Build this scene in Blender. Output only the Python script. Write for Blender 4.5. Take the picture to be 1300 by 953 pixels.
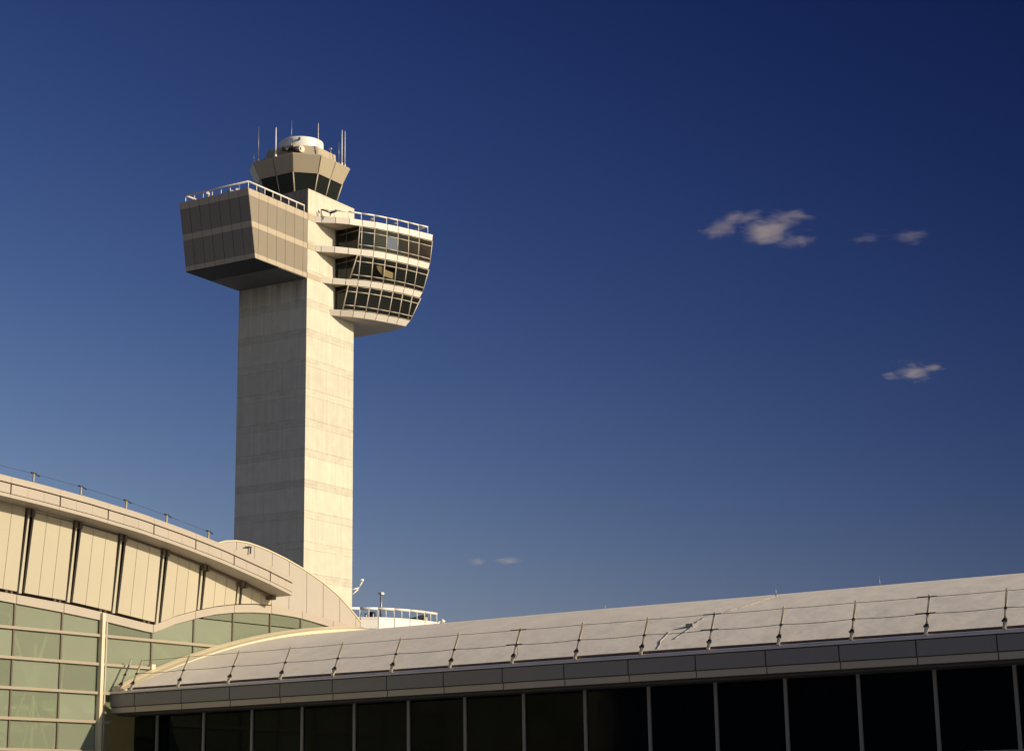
import bpy, bmesh, math, random
from mathutils import Vector, Matrix
random.seed(7)
for o in list(bpy.data.objects): bpy.data.objects.remove(o)
S = bpy.context.scene
COL = S.collection
R = math.radians

# ------------------------------------------------------------------ camera
cd = bpy.data.cameras.new("camera")
cam = bpy.data.objects.new("camera", cd); COL.objects.link(cam)
S.camera = cam
PITCH, ROLL = R(14.12), R(-0.86)
fw = Vector((0, math.cos(PITCH), math.sin(PITCH))); up0 = Vector((0, -math.sin(PITCH), math.cos(PITCH))); rt0 = Vector((1, 0, 0))
rt = rt0*math.cos(ROLL) + up0*math.sin(ROLL); up = -rt0*math.sin(ROLL) + up0*math.cos(ROLL)
mw = Matrix.Identity(4)
for i in range(3):
    mw[i][0] = rt[i]; mw[i][1] = up[i]; mw[i][2] = -fw[i]
mw[2][3] = 1.7
cam.matrix_world = mw
cd.sensor_width = 36; cd.lens = 36*2420/1300
cd.shift_y = -45/1300
cd.clip_start = 0.5; cd.clip_end = 30000

# ------------------------------------------------------------------ sky, sun, exposure
SUN_EL = R(19); SUN_AZ = R(112)                 # azimuth clockwise from +Y
sun_dir = Vector((math.sin(SUN_AZ)*math.cos(SUN_EL), math.cos(SUN_AZ)*math.cos(SUN_EL), math.sin(SUN_EL)))
W = bpy.data.worlds.new("World"); S.world = W; W.use_nodes = True
nt = W.node_tree; nt.nodes.clear()
wo = nt.nodes.new('ShaderNodeOutputWorld'); bg = nt.nodes.new('ShaderNodeBackground')
sky = nt.nodes.new('ShaderNodeTexSky'); sky.sky_type = 'NISHITA'; sky.sun_disc = False
sky.sun_elevation = SUN_EL; sky.sun_rotation = SUN_AZ
sky.altitude = 0; sky.air_density = 1.0; sky.dust_density = 0.6; sky.ozone_density = 3.0
bg.inputs['Strength'].default_value = 0.05
# the lens carries a polarising filter: skylight is dimmed by 1-cos^2 of the angle to the filter's axis,
# then printed with a steeper tone curve per colour; capped well below the physical sky brightness
def vm(op, a, b):
    q = nt.nodes.new('ShaderNodeVectorMath'); q.operation = op
    for i, v in enumerate((a, b)):
        if hasattr(v, 'node'): nt.links.new(v, q.inputs[i])
        else: q.inputs[i].default_value = v
    return q
tcw = nt.nodes.new('ShaderNodeTexCoord')
pa, pe = R(144), R(25)                          # axis set by the filter's rotation
dt = vm('DOT_PRODUCT', tcw.outputs['Generated'], (math.sin(pa)*math.cos(pe), math.cos(pa)*math.cos(pe), math.sin(pe))).outputs['Value']
def fm(op, a, b, c=0.):
    q = nt.nodes.new('ShaderNodeMath'); q.operation = op
    for i, v in enumerate((a, b, c)):
        if hasattr(v, 'node'): nt.links.new(v, q.inputs[i])
        else: q.inputs[i].default_value = v
    return q.outputs[0]
pol = fm('MULTIPLY_ADD', fm('MULTIPLY', dt, dt), .90, .10)
pol = fm('MULTIPLY', pol, .0683)
sc_ = nt.nodes.new('ShaderNodeVectorMath'); sc_.operation = 'SCALE'; nt.links.new(sky.outputs[0], sc_.inputs[0]); nt.links.new(pol, sc_.inputs['Scale'])
sx = nt.nodes.new('ShaderNodeSeparateXYZ'); nt.links.new(sc_.outputs[0], sx.inputs[0])
cxw = nt.nodes.new('ShaderNodeCombineXYZ')
for i_, (a_, g_) in enumerate(((7.13, 1.64), (3.367, 1.461), (1.642, .989))):
    nt.links.new(fm('MULTIPLY', fm('POWER', sx.outputs[i_], g_), a_/.0683), cxw.inputs[i_])
fin = vm('MINIMUM', cxw.outputs[0], vm('MULTIPLY', sky.outputs[0], (1.8, 1.8, 1.8)).outputs[0]).outputs[0]
nt.links.new(fin, bg.inputs[0]); nt.links.new(bg.outputs[0], wo.inputs[0])
sd = bpy.data.lights.new("sun", 'SUN'); sd.energy = 3.7; sd.angle = R(0.5); sd.color = (1.0, 0.84, 0.63)
sun = bpy.data.objects.new("sun", sd); COL.objects.link(sun)
sun.rotation_euler = sun_dir.to_track_quat('Z', 'Y').to_euler(); sun.location = sun_dir*500
S.view_settings.view_transform = 'Standard'; S.view_settings.look = 'None'
S.view_settings.gamma = 1; S.view_settings.exposure = 0.45
S.cycles.volume_bounces = 1

# ------------------------------------------------------------------ materials
def mat(name, col, rough=.6, metal=0., spec=.5, var=0., vscale=1., bump=0., bscale=20., streak=0.):
    m = bpy.data.materials.new(name); m.use_nodes = True
    t = m.node_tree; b = t.nodes['Principled BSDF']; L = t.links
    b.inputs['Base Color'].default_value = (*col, 1); b.inputs['Roughness'].default_value = rough
    b.inputs['Metallic'].default_value = metal; b.inputs['Specular IOR Level'].default_value = spec
    tc = t.nodes.new('ShaderNodeTexCoord')
    if var or streak:
        n = t.nodes.new('ShaderNodeTexNoise'); n.inputs['Scale'].default_value = vscale; n.inputs['Detail'].default_value = 6
        L.new(tc.outputs['Object'], n.inputs['Vector'])
        mp = t.nodes.new('ShaderNodeMapping'); mp.inputs['Scale'].default_value = (3., 3., .12)
        L.new(tc.outputs['Object'], mp.inputs['Vector'])
        n2 = t.nodes.new('ShaderNodeTexNoise'); n2.inputs['Scale'].default_value = 1.; n2.inputs['Detail'].default_value = 5
        L.new(mp.outputs[0], n2.inputs['Vector'])
        oi = t.nodes.new('ShaderNodeObjectInfo')
        def madd(a, k, off):
            q = t.nodes.new('ShaderNodeMath'); q.operation = 'MULTIPLY_ADD'; L.new(a, q.inputs[0])
            q.inputs[1].default_value = k; q.inputs[2].default_value = off; return q.outputs[0]
        def op(a, b_, o='ADD'):
            q = t.nodes.new('ShaderNodeMath'); q.operation = o; L.new(a, q.inputs[0]); L.new(b_, q.inputs[1]); return q.outputs[0]
        v = op(madd(n.outputs['Fac'], 2*var, 1-var), madd(n2.outputs['Fac'], 2*streak, -streak))
        v = op(v, madd(oi.outputs['Random'], var*.7, -var*.35))
        mx = t.nodes.new('ShaderNodeVectorMath'); mx.operation = 'SCALE'; mx.inputs[0].default_value = col
        L.new(v, mx.inputs['Scale']); L.new(mx.outputs[0], b.inputs['Base Color'])
    if bump:
        nb = t.nodes.new('ShaderNodeTexNoise'); nb.inputs['Scale'].default_value = bscale; nb.inputs['Detail'].default_value = 4
        L.new(tc.outputs['Object'], nb.inputs['Vector'])
        bp = t.nodes.new('ShaderNodeBump'); bp.inputs['Strength'].default_value = bump; bp.inputs['Distance'].default_value = .05
        L.new(nb.outputs['Fac'], bp.inputs['Height']); L.new(bp.outputs[0], b.inputs['Normal'])
    return m

def concrete_mat():
    m = mat('board marked concrete', (.575, .54, .43), .85, var=.16, vscale=.7, bump=.25, bscale=4., streak=.05)
    t = m.node_tree; L = t.links; b = t.nodes['Principled BSDF']
    src = b.inputs['Base Color'].links[0].from_socket
    tc = t.nodes.new('ShaderNodeTexCoord')
    sp = t.nodes.new('ShaderNodeSeparateXYZ'); L.new(tc.outputs['Object'], sp.inputs[0])
    # board joints: fine vertical lines, by height band
    ad = t.nodes.new('ShaderNodeMath'); ad.operation = 'ADD'; L.new(sp.outputs[0], ad.inputs[0]); L.new(sp.outputs[1], ad.inputs[1])
    cx = t.nodes.new('ShaderNodeCombineXYZ'); L.new(ad.outputs[0], cx.inputs[0])
    zz = t.nodes.new('ShaderNodeMath'); zz.operation = 'MULTIPLY'; zz.inputs[1].default_value = .25; L.new(sp.outputs[2], zz.inputs[0])
    fl = t.nodes.new('ShaderNodeMath'); fl.operation = 'FLOOR'; L.new(zz.outputs[0], fl.inputs[0]); L.new(fl.outputs[0], cx.inputs[1])
    br = t.nodes.new('ShaderNodeTexNoise'); br.inputs['Scale'].default_value = 2.2; br.inputs['Detail'].default_value = 2
    L.new(cx.outputs[0], br.inputs['Vector'])
    mr = t.nodes.new('ShaderNodeMapRange'); mr.inputs[1].default_value = .3; mr.inputs[2].default_value = .7
    mr.inputs[3].default_value = .91; mr.inputs[4].default_value = 1.05; L.new(br.outputs['Fac'], mr.inputs[0])
    sc = t.nodes.new('ShaderNodeVectorMath'); sc.operation = 'SCALE'; L.new(src, sc.inputs[0]); L.new(mr.outputs[0], sc.inputs['Scale'])
    # brown run-off stains below the office block, uneven drips (dirt on the wall itself)
    mp = t.nodes.new('ShaderNodeMapping'); mp.inputs['Scale'].default_value = (.9, .9, .06); L.new(tc.outputs['Object'], mp.inputs[0])
    dn = t.nodes.new('ShaderNodeTexNoise'); dn.inputs['Scale'].default_value = 1.; dn.inputs['Detail'].default_value = 5; L.new(mp.outputs[0], dn.inputs['Vector'])
    zr = t.nodes.new('ShaderNodeMapRange'); zr.inputs[1].default_value = 64; zr.inputs[2].default_value = 71; zr.inputs[3].default_value = -.55; zr.inputs[4].default_value = .35
    L.new(sp.outputs[2], zr.inputs[0])
    s1 = t.nodes.new('ShaderNodeMath'); s1.operation = 'ADD'; L.new(dn.outputs['Fac'], s1.inputs[0]); L.new(zr.outputs[0], s1.inputs[1])
    yr = t.nodes.new('ShaderNodeMath'); yr.operation = 'LESS_THAN'; yr.inputs[1].default_value = .02; L.new(sp.outputs[1], yr.inputs[0])
    s2 = t.nodes.new('ShaderNodeMapRange'); s2.inputs[1].default_value = .35; s2.inputs[2].default_value = .9; s2.inputs[3].default_value = 0; s2.inputs[4].default_value = .75
    L.new(s1.outputs[0], s2.inputs[0])
    s3 = t.nodes.new('ShaderNodeMath'); s3.operation = 'MULTIPLY'; L.new(s2.outputs[0], s3.inputs[0]); L.new(yr.outputs[0], s3.inputs[1])
    # grime lines where one pour meets the next
    def M(o, a, b, c=0.):
        q = t.nodes.new('ShaderNodeMath'); q.operation = o
        for i, v in enumerate((a, b, c)):
            if hasattr(v, 'node'): L.new(v, q.inputs[i])
            else: q.inputs[i].default_value = v
        return q.outputs[0]
    zz2 = M('MODULO', M('ADD', sp.outputs[2], 20*3.97-3.58), 3.97)
    hz = t.nodes.new('ShaderNodeMapping'); hz.inputs['Scale'].default_value = (.45, .45, 2.5); L.new(tc.outputs['Object'], hz.inputs[0])
    hn = t.nodes.new('ShaderNodeTexNoise'); hn.inputs['Scale'].default_value = 1.; hn.inputs['Detail'].default_value = 5; L.new(hz.outputs[0], hn.inputs['Vector'])
    near = M('MAXIMUM', M('SUBTRACT', 1., M('MULTIPLY', M('ABSOLUTE', M('SUBTRACT', zz2, .55), 0), 1.5)), 0.)
    gr = M('MULTIPLY', M('MAXIMUM', M('MULTIPLY_ADD', hn.outputs['Fac'], 2.4, -.85), 0.), M('MULTIPLY', near, .30))
    gr = M('MINIMUM', gr, .5)
    s3m = M('MAXIMUM', s3.outputs[0], gr)
    mx = t.nodes.new('ShaderNodeMix'); mx.data_type = 'RGBA'; L.new(s3m, mx.inputs[0]); L.new(sc.outputs[0], mx.inputs[6])
    mx.inputs[7].default_value = (.17, .14, .105, 1)
    L.new(mx.outputs[2], b.inputs['Base Color'])
    return m

def glass_mat(name, tint, through, diff, rough=.02, spec=.5):
    m = bpy.data.materials.new(name); m.use_nodes = True; t = m.node_tree; t.nodes.clear(); L = t.links
    o = t.nodes.new('ShaderNodeOutputMaterial'); tr = t.nodes.new('ShaderNodeBsdfTransparent'); tr.inputs[0].default_value = (*tint, 1)
    g = t.nodes.new('ShaderNodeBsdfPrincipled'); g.inputs['Base Color'].default_value = (*diff, 1); g.inputs['Roughness'].default_value = rough; g.inputs['Specular IOR Level'].default_value = spec
    tc = t.nodes.new('ShaderNodeTexCoord'); n = t.nodes.new('ShaderNodeTexNoise'); n.inputs['Scale'].default_value = .5
    L.new(tc.outputs['Object'], n.inputs['Vector'])
    bp = t.nodes.new('ShaderNodeBump'); bp.inputs['Strength'].default_value = .06; bp.inputs['Distance'].default_value = .1
    L.new(n.outputs['Fac'], bp.inputs['Height']); L.new(bp.outputs[0], g.inputs['Normal'])
    oi = t.nodes.new('ShaderNodeObjectInfo'); vr = t.nodes.new('ShaderNodeMapRange'); vr.inputs[3].default_value = 1-through-.13; vr.inputs[4].default_value = 1-through+.13
    L.new(oi.outputs['Random'], vr.inputs[0])
    mx = t.nodes.new('ShaderNodeMixShader'); L.new(vr.outputs[0], mx.inputs[0])
    L.new(tr.outputs[0], mx.inputs[1]); L.new(g.outputs[0], mx.inputs[2]); L.new(mx.outputs[0], o.inputs[0])
    return m

CONC = concrete_mat()
PANEL = mat('beige metal panel', (.33, .292, .222), .48, .78, .4, var=.05, vscale=.6, streak=.03)
CABP = mat('beige cab fascia', (.44, .375, .265), .5, .1, .4, var=.05, vscale=.6, streak=.03)
BAND = mat('pale metal band', (.46, .39, .285), .5, .1, .4, var=.04, vscale=.8, streak=.04)
WHITE = mat('white painted metal', (.78, .74, .66), .45, 0, .5, var=.04, vscale=1.2, streak=.04)
BAYW = mat('cream white fascia', (.68, .625, .53), .5, 0, .45, var=.05, vscale=1., streak=.05)
MULL = mat('bronze painted frame', (.47, .41, .31), .5, .1)
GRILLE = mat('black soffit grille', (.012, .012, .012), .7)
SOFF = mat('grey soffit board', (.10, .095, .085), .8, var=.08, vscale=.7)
DGLASS = glass_mat('dark tinted window', (.25, .27, .24), .35, (.010, .012, .010), .03)
CGLASS = glass_mat('cab window', (.2, .25, .21), .30, (.016, .02, .017), .03)
BLIND = mat('pale window blind', (.11, .135, .18), .85, var=.15, vscale=1.5)
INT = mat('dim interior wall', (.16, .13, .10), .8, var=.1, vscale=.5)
RADOME = mat('white radome', (.80, .78, .72), .45, 0, .4, var=.03, vscale=.6, streak=.05)
STEEL = mat('grey steel', (.30, .29, .27), .45, .5)
DARK = mat('black fitting', (.02, .02, .02), .6)
HPAN = mat('cream metal cladding', (.45, .405, .30), .5, .05, .4, var=.06, vscale=.4, streak=.02)
HGAB = mat('pinkish beige cladding', (.41, .37, .31), .5, .05, .4, var=.035, vscale=.5, streak=.03)
FASC = mat('beige fascia metal', (.41, .362, .295), .45, .1, .4, var=.05, vscale=.6, streak=.02)
HSOF = mat('beige soffit metal', (.36, .32, .26), .55, .1, .4, var=.05, vscale=.6)
GAP = mat('dark bronze backing', (.11, .08, .058), .8)
HGLASS = glass_mat('green tinted glass', (.70, .78, .62), .58, (.40, .43, .33), .04)
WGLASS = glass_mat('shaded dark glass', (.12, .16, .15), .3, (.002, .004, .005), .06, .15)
CLEAR = glass_mat('clear window', (.9, .9, .86), .85, (.01, .01, .01), .02)
TANREFL = mat('tan reflection plate', (.42, .33, .20), .8, var=.2, vscale=2.)  # tan of the plates that imitate warm reflections in the bay glass
INTW = mat('pale interior plaster', (.52, .52, .42), .8, var=.06, vscale=.3)
BEAM = mat('white interior steel', (.75, .75, .68), .5)
ROOF = mat('weathered white roof membrane', (.85, .80, .70), .7, 0, .3, var=.11, vscale=.4, bump=.8, bscale=.9, streak=.03)
TRIM = mat('bright cream flashing', (.70, .60, .42), .35, .15, .5, var=.04, vscale=.8)
GUTT = mat('white gutter metal', (.62, .60, .60), .35, .2, .5, var=.04, vscale=.5)
GFAS = mat('grey fascia panel', (.25, .235, .22), .5, .15, .4, var=.05, vscale=.4)
GND = mat('apron concrete', (.25, .275, .32), .9, var=.1, vscale=.05)
BRONZE = mat('brown mullion', (.13, .105, .075), .5, .2)
TRANS = mat('tan transom', (.33, .28, .205), .5, .1)
CABLE = mat('dark cable', (.06, .05, .045), .6)
POST = mat('worn yellow post', (.40, .34, .24), .5, .1, var=.12, vscale=2.)

# ------------------------------------------------------------------ mesh helpers
class MB:
    def __init__(s): s.v = []; s.f = []; s.sm = []
    def add(s, vs, fs, smooth=False):
        k = len(s.v); s.v += [tuple(v) for v in vs]; s.f += [tuple(i+k for i in f) for f in fs]; s.sm += [smooth]*len(fs); return s
    def box(s, x0, x1, y0, y1, z0, z1):
        return s.add([(x, y, z) for z in (z0, z1) for x, y in ((x0, y0), (x1, y0), (x1, y1), (x0, y1))],
                     [(3, 2, 1, 0), (4, 5, 6, 7), (0, 1, 5, 4), (1, 2, 6, 5), (2, 3, 7, 6), (3, 0, 4, 7)])
    def plate(s, pts, off):                              # polygon and its copy moved by off
        n = len(pts); a = [Vector(p) for p in pts]; b = [p+Vector(off) for p in a]
        return s.add(a+b, [tuple(range(n)), tuple(range(2*n-1, n-1, -1))] + [(i, i+n, (i+1) % n+n, (i+1) % n) for i in range(n)])
    def prism(s, poly, z0, z1):
        return s.plate([(x, y, z0) for x, y in poly], (0, 0, z1-z0))
    def tube(s, p, q, r, n=6, r2=None, cap=True):
        p, q = Vector(p), Vector(q); d = (q-p).normalized(); a = d.orthogonal().normalized(); b = d.cross(a); r2 = r if r2 is None else r2
        vs = [p+(a*math.cos(t)+b*math.sin(t))*r for t in [i*2*math.pi/n for i in range(n)]] + [q+(a*math.cos(t)+b*math.sin(t))*r2 for t in [i*2*math.pi/n for i in range(n)]]
        s.add(vs, [(i, (i+1) % n, (i+1) % n+n, i+n) for i in range(n)], True)
        if cap: s.f += [tuple(len(s.v)-2*n+i for i in reversed(range(n))), tuple(len(s.v)-n+i for i in range(n))]; s.sm += [False, False]
        return s
    def path(s, pts, r, n=6):
        for p, q in zip(pts, pts[1:]): s.tube(p, q, r, n)
        return s
    def strip(s, ys, zlo, zhi, x0, x1):                   # solid between two curves z(y), from x0 to x1
        k = len(ys); vs = []
        for y in ys: vs += [(x0, y, zlo(y)), (x1, y, zlo(y)), (x1, y, zhi(y)), (x0, y, zhi(y))]
        fs = [(0, 1, 2, 3), (4*k-1, 4*k-2, 4*k-3, 4*k-4)]
        for i in range(k-1):
            a = 4*i; b = a+4
            for j in range(4): fs.append((a+j, b+j, b+(j+1) % 4, a+(j+1) % 4))
        return s.add(vs, fs)
    def lathe(s, prof, c, n=40):
        k = len(prof); vs = [(c[0]+r*math.cos(t), c[1]+r*math.sin(t), z) for t in [i*2*math.pi/n for i in range(n)] for r, z in prof]
        fs = [(i*k+j, ((i+1) % n)*k+j, ((i+1) % n)*k+j+1, i*k+j+1) for i in range(n) for j in range(k-1)]
        return s.add(vs, fs, True)
    def mesh(s, name, m):
        me = bpy.data.meshes.new(name); me.from_pydata(s.v, [], s.f)
        me.polygons.foreach_set('use_smooth', s.sm); me.materials.append(m)
        bm = bmesh.new(); bm.from_mesh(me); bmesh.ops.recalc_face_normals(bm, faces=bm.faces); bm.to_mesh(me); bm.free()
        return me
    def obj(s, name, m, parent=None, **k):
        return link(name, s.mesh(name, m), parent, **k)

def link(name, me, parent=None, loc=None, **k):
    o = bpy.data.objects.new(name, me); COL.objects.link(o)
    if parent: o.parent = parent
    if loc is not None: o.location = loc
    for a, b in k.items(): o[a] = b
    return o
def thing(name, loc, rz, label, cat, group=None):
    o = link(name, None); o.location = loc; o.rotation_euler = (0, 0, rz); o['label'] = label; o['category'] = cat
    if group: o['group'] = group
    return o
def lin(a, b, n): return [a+(b-a)*i/(n-1) for i in range(n)]
def interp(tab):
    def g(y):
        if y <= tab[0][0]: (a, p), (b, q) = tab[0], tab[1]
        elif y >= tab[-1][0]: (a, p), (b, q) = tab[-2], tab[-1]
        else:
            for (a, p), (b, q) in zip(tab, tab[1:]):
                if a <= y <= b: break
        return p+(q-p)*(y-a)/(b-a)
    return g

# ------------------------------------------------------------------ ground
g = MB(); n = 48
g.add([(0, 0, 0)]+[(9000*math.cos(i*2*math.pi/n), 9000*math.sin(i*2*math.pi/n), 0) for i in range(n)], [(0, i+1, (i+1) % n+1) for i in range(n)])
g.obj('ground', GND, kind='structure')

# ================================================================== CONTROL TOWER
# local frame: X out of the sunlit face, Y along it (away), shaft X -11.3..0, Y 0..10.5
T0 = (-26.71, 240, 0); TROT = R(-30.7)
tower = thing('control_tower', T0, TROT, 'tall concrete air traffic control tower with curved glazed bay, office block and radome', 'control tower')
SX0, SY1 = -11.3, 10.5
z = 0.0; tops = []
zj = 67.1-16*3.97
edges = []
while zj < 83:
    edges.append((zj, zj+.94)); zj += 3.97
cur = 0.0; pieces = []
for a, b in edges:
    if a-cur > .2: pieces.append((cur, a))
    pieces.append((a, min(b, 83.2))); cur = min(b, 83.2)
if 83.2-cur > .2: pieces.append((cur, 83.2))
for a, b in pieces:
    MB().box(SX0, 0, 0, SY1, a+.012, b-.012).obj('concrete_lift', CONC, tower)
MB().box(SX0+.05, -.05, .05, SY1-.05, 0, 83.15).obj('shaft_core', CONC, tower)

# --- office block on the shaded face
BZ0, BZ1 = 70.92, 79.75
def yl(zz): return -10.84+(zz-70.89)/(79.75-70.89)*(-12.54+10.84)
blk = MB().plate([(-.06, -.02, BZ0), (-.06, yl(BZ0)+.06, BZ0), (-.06, yl(BZ1)+.06, BZ1), (-.06, -.02, BZ1)], (SX0+.12, 0, 0)).obj('office_block', GAP, tower)
rows = [(70.92, 71.55, BAND, 'band_panel'), (71.57, 74.84, PANEL, 'wall_panel'), (74.86, 75.64, BAND, 'band_panel'), (75.66, 78.83, PANEL, 'wall_panel'), (78.85, 79.75, BAND, 'band_panel')]
jy = [-12.9, -10.3, -8.45, -6.57, -4.7, -2.8, -.95, 0]
for z0, z1, m, nm in rows:
    for a, b in zip(jy, jy[1:]):                                   # sunlit side
        g_ = .025
        p = [(0, max(a, yl(z0))+g_, z0), (0, b-g_, z0), (0, b-g_, z1), (0, max(a, yl(z1))+g_, z1)]
        if b < yl(z0)+.1: p = [(0, b-g_, z0)]+p[2:]
        MB().plate(p, (.0-.05, 0, 0)).obj(nm, m, blk)
        q = [(SX0, y, zz) for _, y, zz in p]
        MB().plate(q, (.05, 0, 0)).obj(nm, m, blk)
    xs = lin(SX0, 0, 8)
    for a, b in zip(xs, xs[1:]):                                   # shaded front, leaning out
        MB().plate([(a+.03, yl(z0), z0), (b-.03, yl(z0), z0), (b-.03, yl(z1), z1), (a+.03, yl(z1), z1)], (0, .05, 0)).obj(nm, m, blk)
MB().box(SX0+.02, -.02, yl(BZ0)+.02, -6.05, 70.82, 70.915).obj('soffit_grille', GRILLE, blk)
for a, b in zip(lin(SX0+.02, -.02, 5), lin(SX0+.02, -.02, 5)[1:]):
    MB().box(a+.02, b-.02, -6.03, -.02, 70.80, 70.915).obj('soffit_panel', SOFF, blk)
# bands carried across the shaft to the slabs
for z0, z1, y1 in ((70.95, 71.62, 3.0), (74.9, 75.66, 1.6), (78.9, 79.75, 1.45)):
    MB().box(-.02, .045, .03, y1, z0, z1).obj('band_panel', BAND, tower)
# railing round the block roof
ZR = 80.72
hr = MB()
ring = [(-.25, -.5, ZR), (-.25, -12.2, ZR), (-10.55, -12.2, ZR), (-10.55, -7, ZR)]
for p, q in zip(ring, ring[1:]): hr.tube(p, q, .13, 8)
hr = hr.obj('handrail', WHITE, tower)
pm = MB().tube((0, 0, 79.7), (0, 0, ZR), .06, 6).mesh('post', WHITE)
for y in lin(-12.2, -.5, 8): link('post', pm, hr, (-.25, y, 0))
for x in lin(-10.55, -.25, 8)[:-1]: link('post', pm, hr, (x, -12.2, 0))
for y in (-10.4, -8.6, -7): link('post', pm, hr, (-10.55, y, 0))
MB().box(-4.2, -3.5, -11.6, -10.9, 79.75, 80.4).obj('roof_vent', STEEL, tower)
MB().tube((-7.2, -11.7, 79.75), (-7.2, -11.7, 80.3), .12).tube((-7.2, -11.7, 80.3), (-7.0, -12.0, 80.5), .22, 8).obj('floodlight', WHITE, tower)
MB().tube((-3.4, -10.5, 79.75), (-3.4, -10.5, 80.6), .1).tube((-3.4, -10.5, 80.6), (-3.2, -10.8, 80.6), .2, 8).obj('floodlight', WHITE, tower)

# --- glazed bay
C1 = [(0, 1.5), (.7, 2.15), (2.1, 3.34), (3.31, 4.78), (4.24, 6.44), (5.22, 8.03), (6.0, 9.83), (6.68, 11.48), (7.26, 13.19), (7.82, 14.92), (8.48, 17.2)]
C2 = [(0, 1.6), (.61, 2.19), (1.88, 3.51), (3.0, 5.05), (4.02, 6.52), (5.0, 8.05), (5.8, 9.77), (6.44, 11.56), (7.0, 13.36), (7.48, 15.09), (7.97, 17.2)]
C3 = [(0, 3.1), (.99, 4.36), (2.1, 5.76), (3.16, 7.11), (4.16, 8.67), (4.95, 10.34), (5.62, 12.04), (6.18, 13.59), (6.58, 15.33), (6.88, 17.0)]
C4 = [(0, 4.87), (1.18, 5.97), (2.29, 7.33), (3.15, 8.85), (3.86, 10.52), (4.5, 12.31), (5.03, 13.87), (5.55, 15.9)]
LV = [(79.75, .84, C1), (75.74, .8, C2), (71.75, .74, C3), (67.7, .74, C4)]
Y_SIDE = 6.2
FL = (.05, .14, .27, .45)                      # how far each slab edge leans in at its foot
def at_y(C, y):
    t = interp([(b, a) for a, b in C]); return t(y)
def inset(p, q, d):
    v = Vector((q[0]-p[0], q[1]-p[1])).normalized(); return Vector((-v.y, v.x))*d    # towards the inside of the bay
bay = MB()
slabs = []; feet = []
for k, (zt, h, C) in enumerate(LV):
    poly = [(x-.05, y+.04) for x, y in C]+[(-5, 17.3), (-5, 10.4), (-.04, 10.4), (-.04, C[0][1]+.04)]
    vp_ = list(C)+[(2., 17.27), (-5, 17.3)]
    nv = [inset(p, q, 1) for p, q in zip(vp_, vp_[1:])]
    off = []
    for n_ in range(len(vp_)):
        a, b = nv[max(0, n_-1)], nv[min(len(nv)-1, n_)]
        m_ = (a+b).normalized(); off.append(m_/max(.4, m_.dot(a)))
    off[0] = Vector((0, nv[0].y and .8))
    foot = [(p[0]+o.x*FL[k], p[1]+o.y*FL[k]) for p, o in zip(vp_, off)]
    pb_ = [(p[0]+o.x*(FL[k]+.05)-(.03 if n_ == 0 else 0), p[1]+o.y*(FL[k]+.05)) for n_, (p, o) in enumerate(zip(vp_, off))]+[(-5, 10.4), (-.04, 10.4), (-.04, C[0][1]+.6)]
    feet.append(pb_)
    sl = MB().prism(pb_, zt-h+.02, zt-.03).obj('floor_slab', BAND if k < 3 else BAND, tower)
    slabs.append(sl)
    for n_ in range(len(vp_)-1):
        p, q = Vector((*vp_[n_], zt)), Vector((*vp_[n_+1], zt)); pf, qf = Vector((*foot[n_], zt-h)), Vector((*foot[n_+1], zt-h))
        e_ = .045/(q-p).length; i = nv[n_]*.05
        MB().plate([pf.lerp(qf, e_), pf.lerp(qf, 1-e_), p.lerp(q, 1-e_), p.lerp(q, e_)], (i.x, i.y, 0)).obj('fascia_panel', BAYW, sl)
# soffit below the bay
MB().prism(feet[3], 66.93, 66.975).obj('soffit', HSOF, tower)
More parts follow.
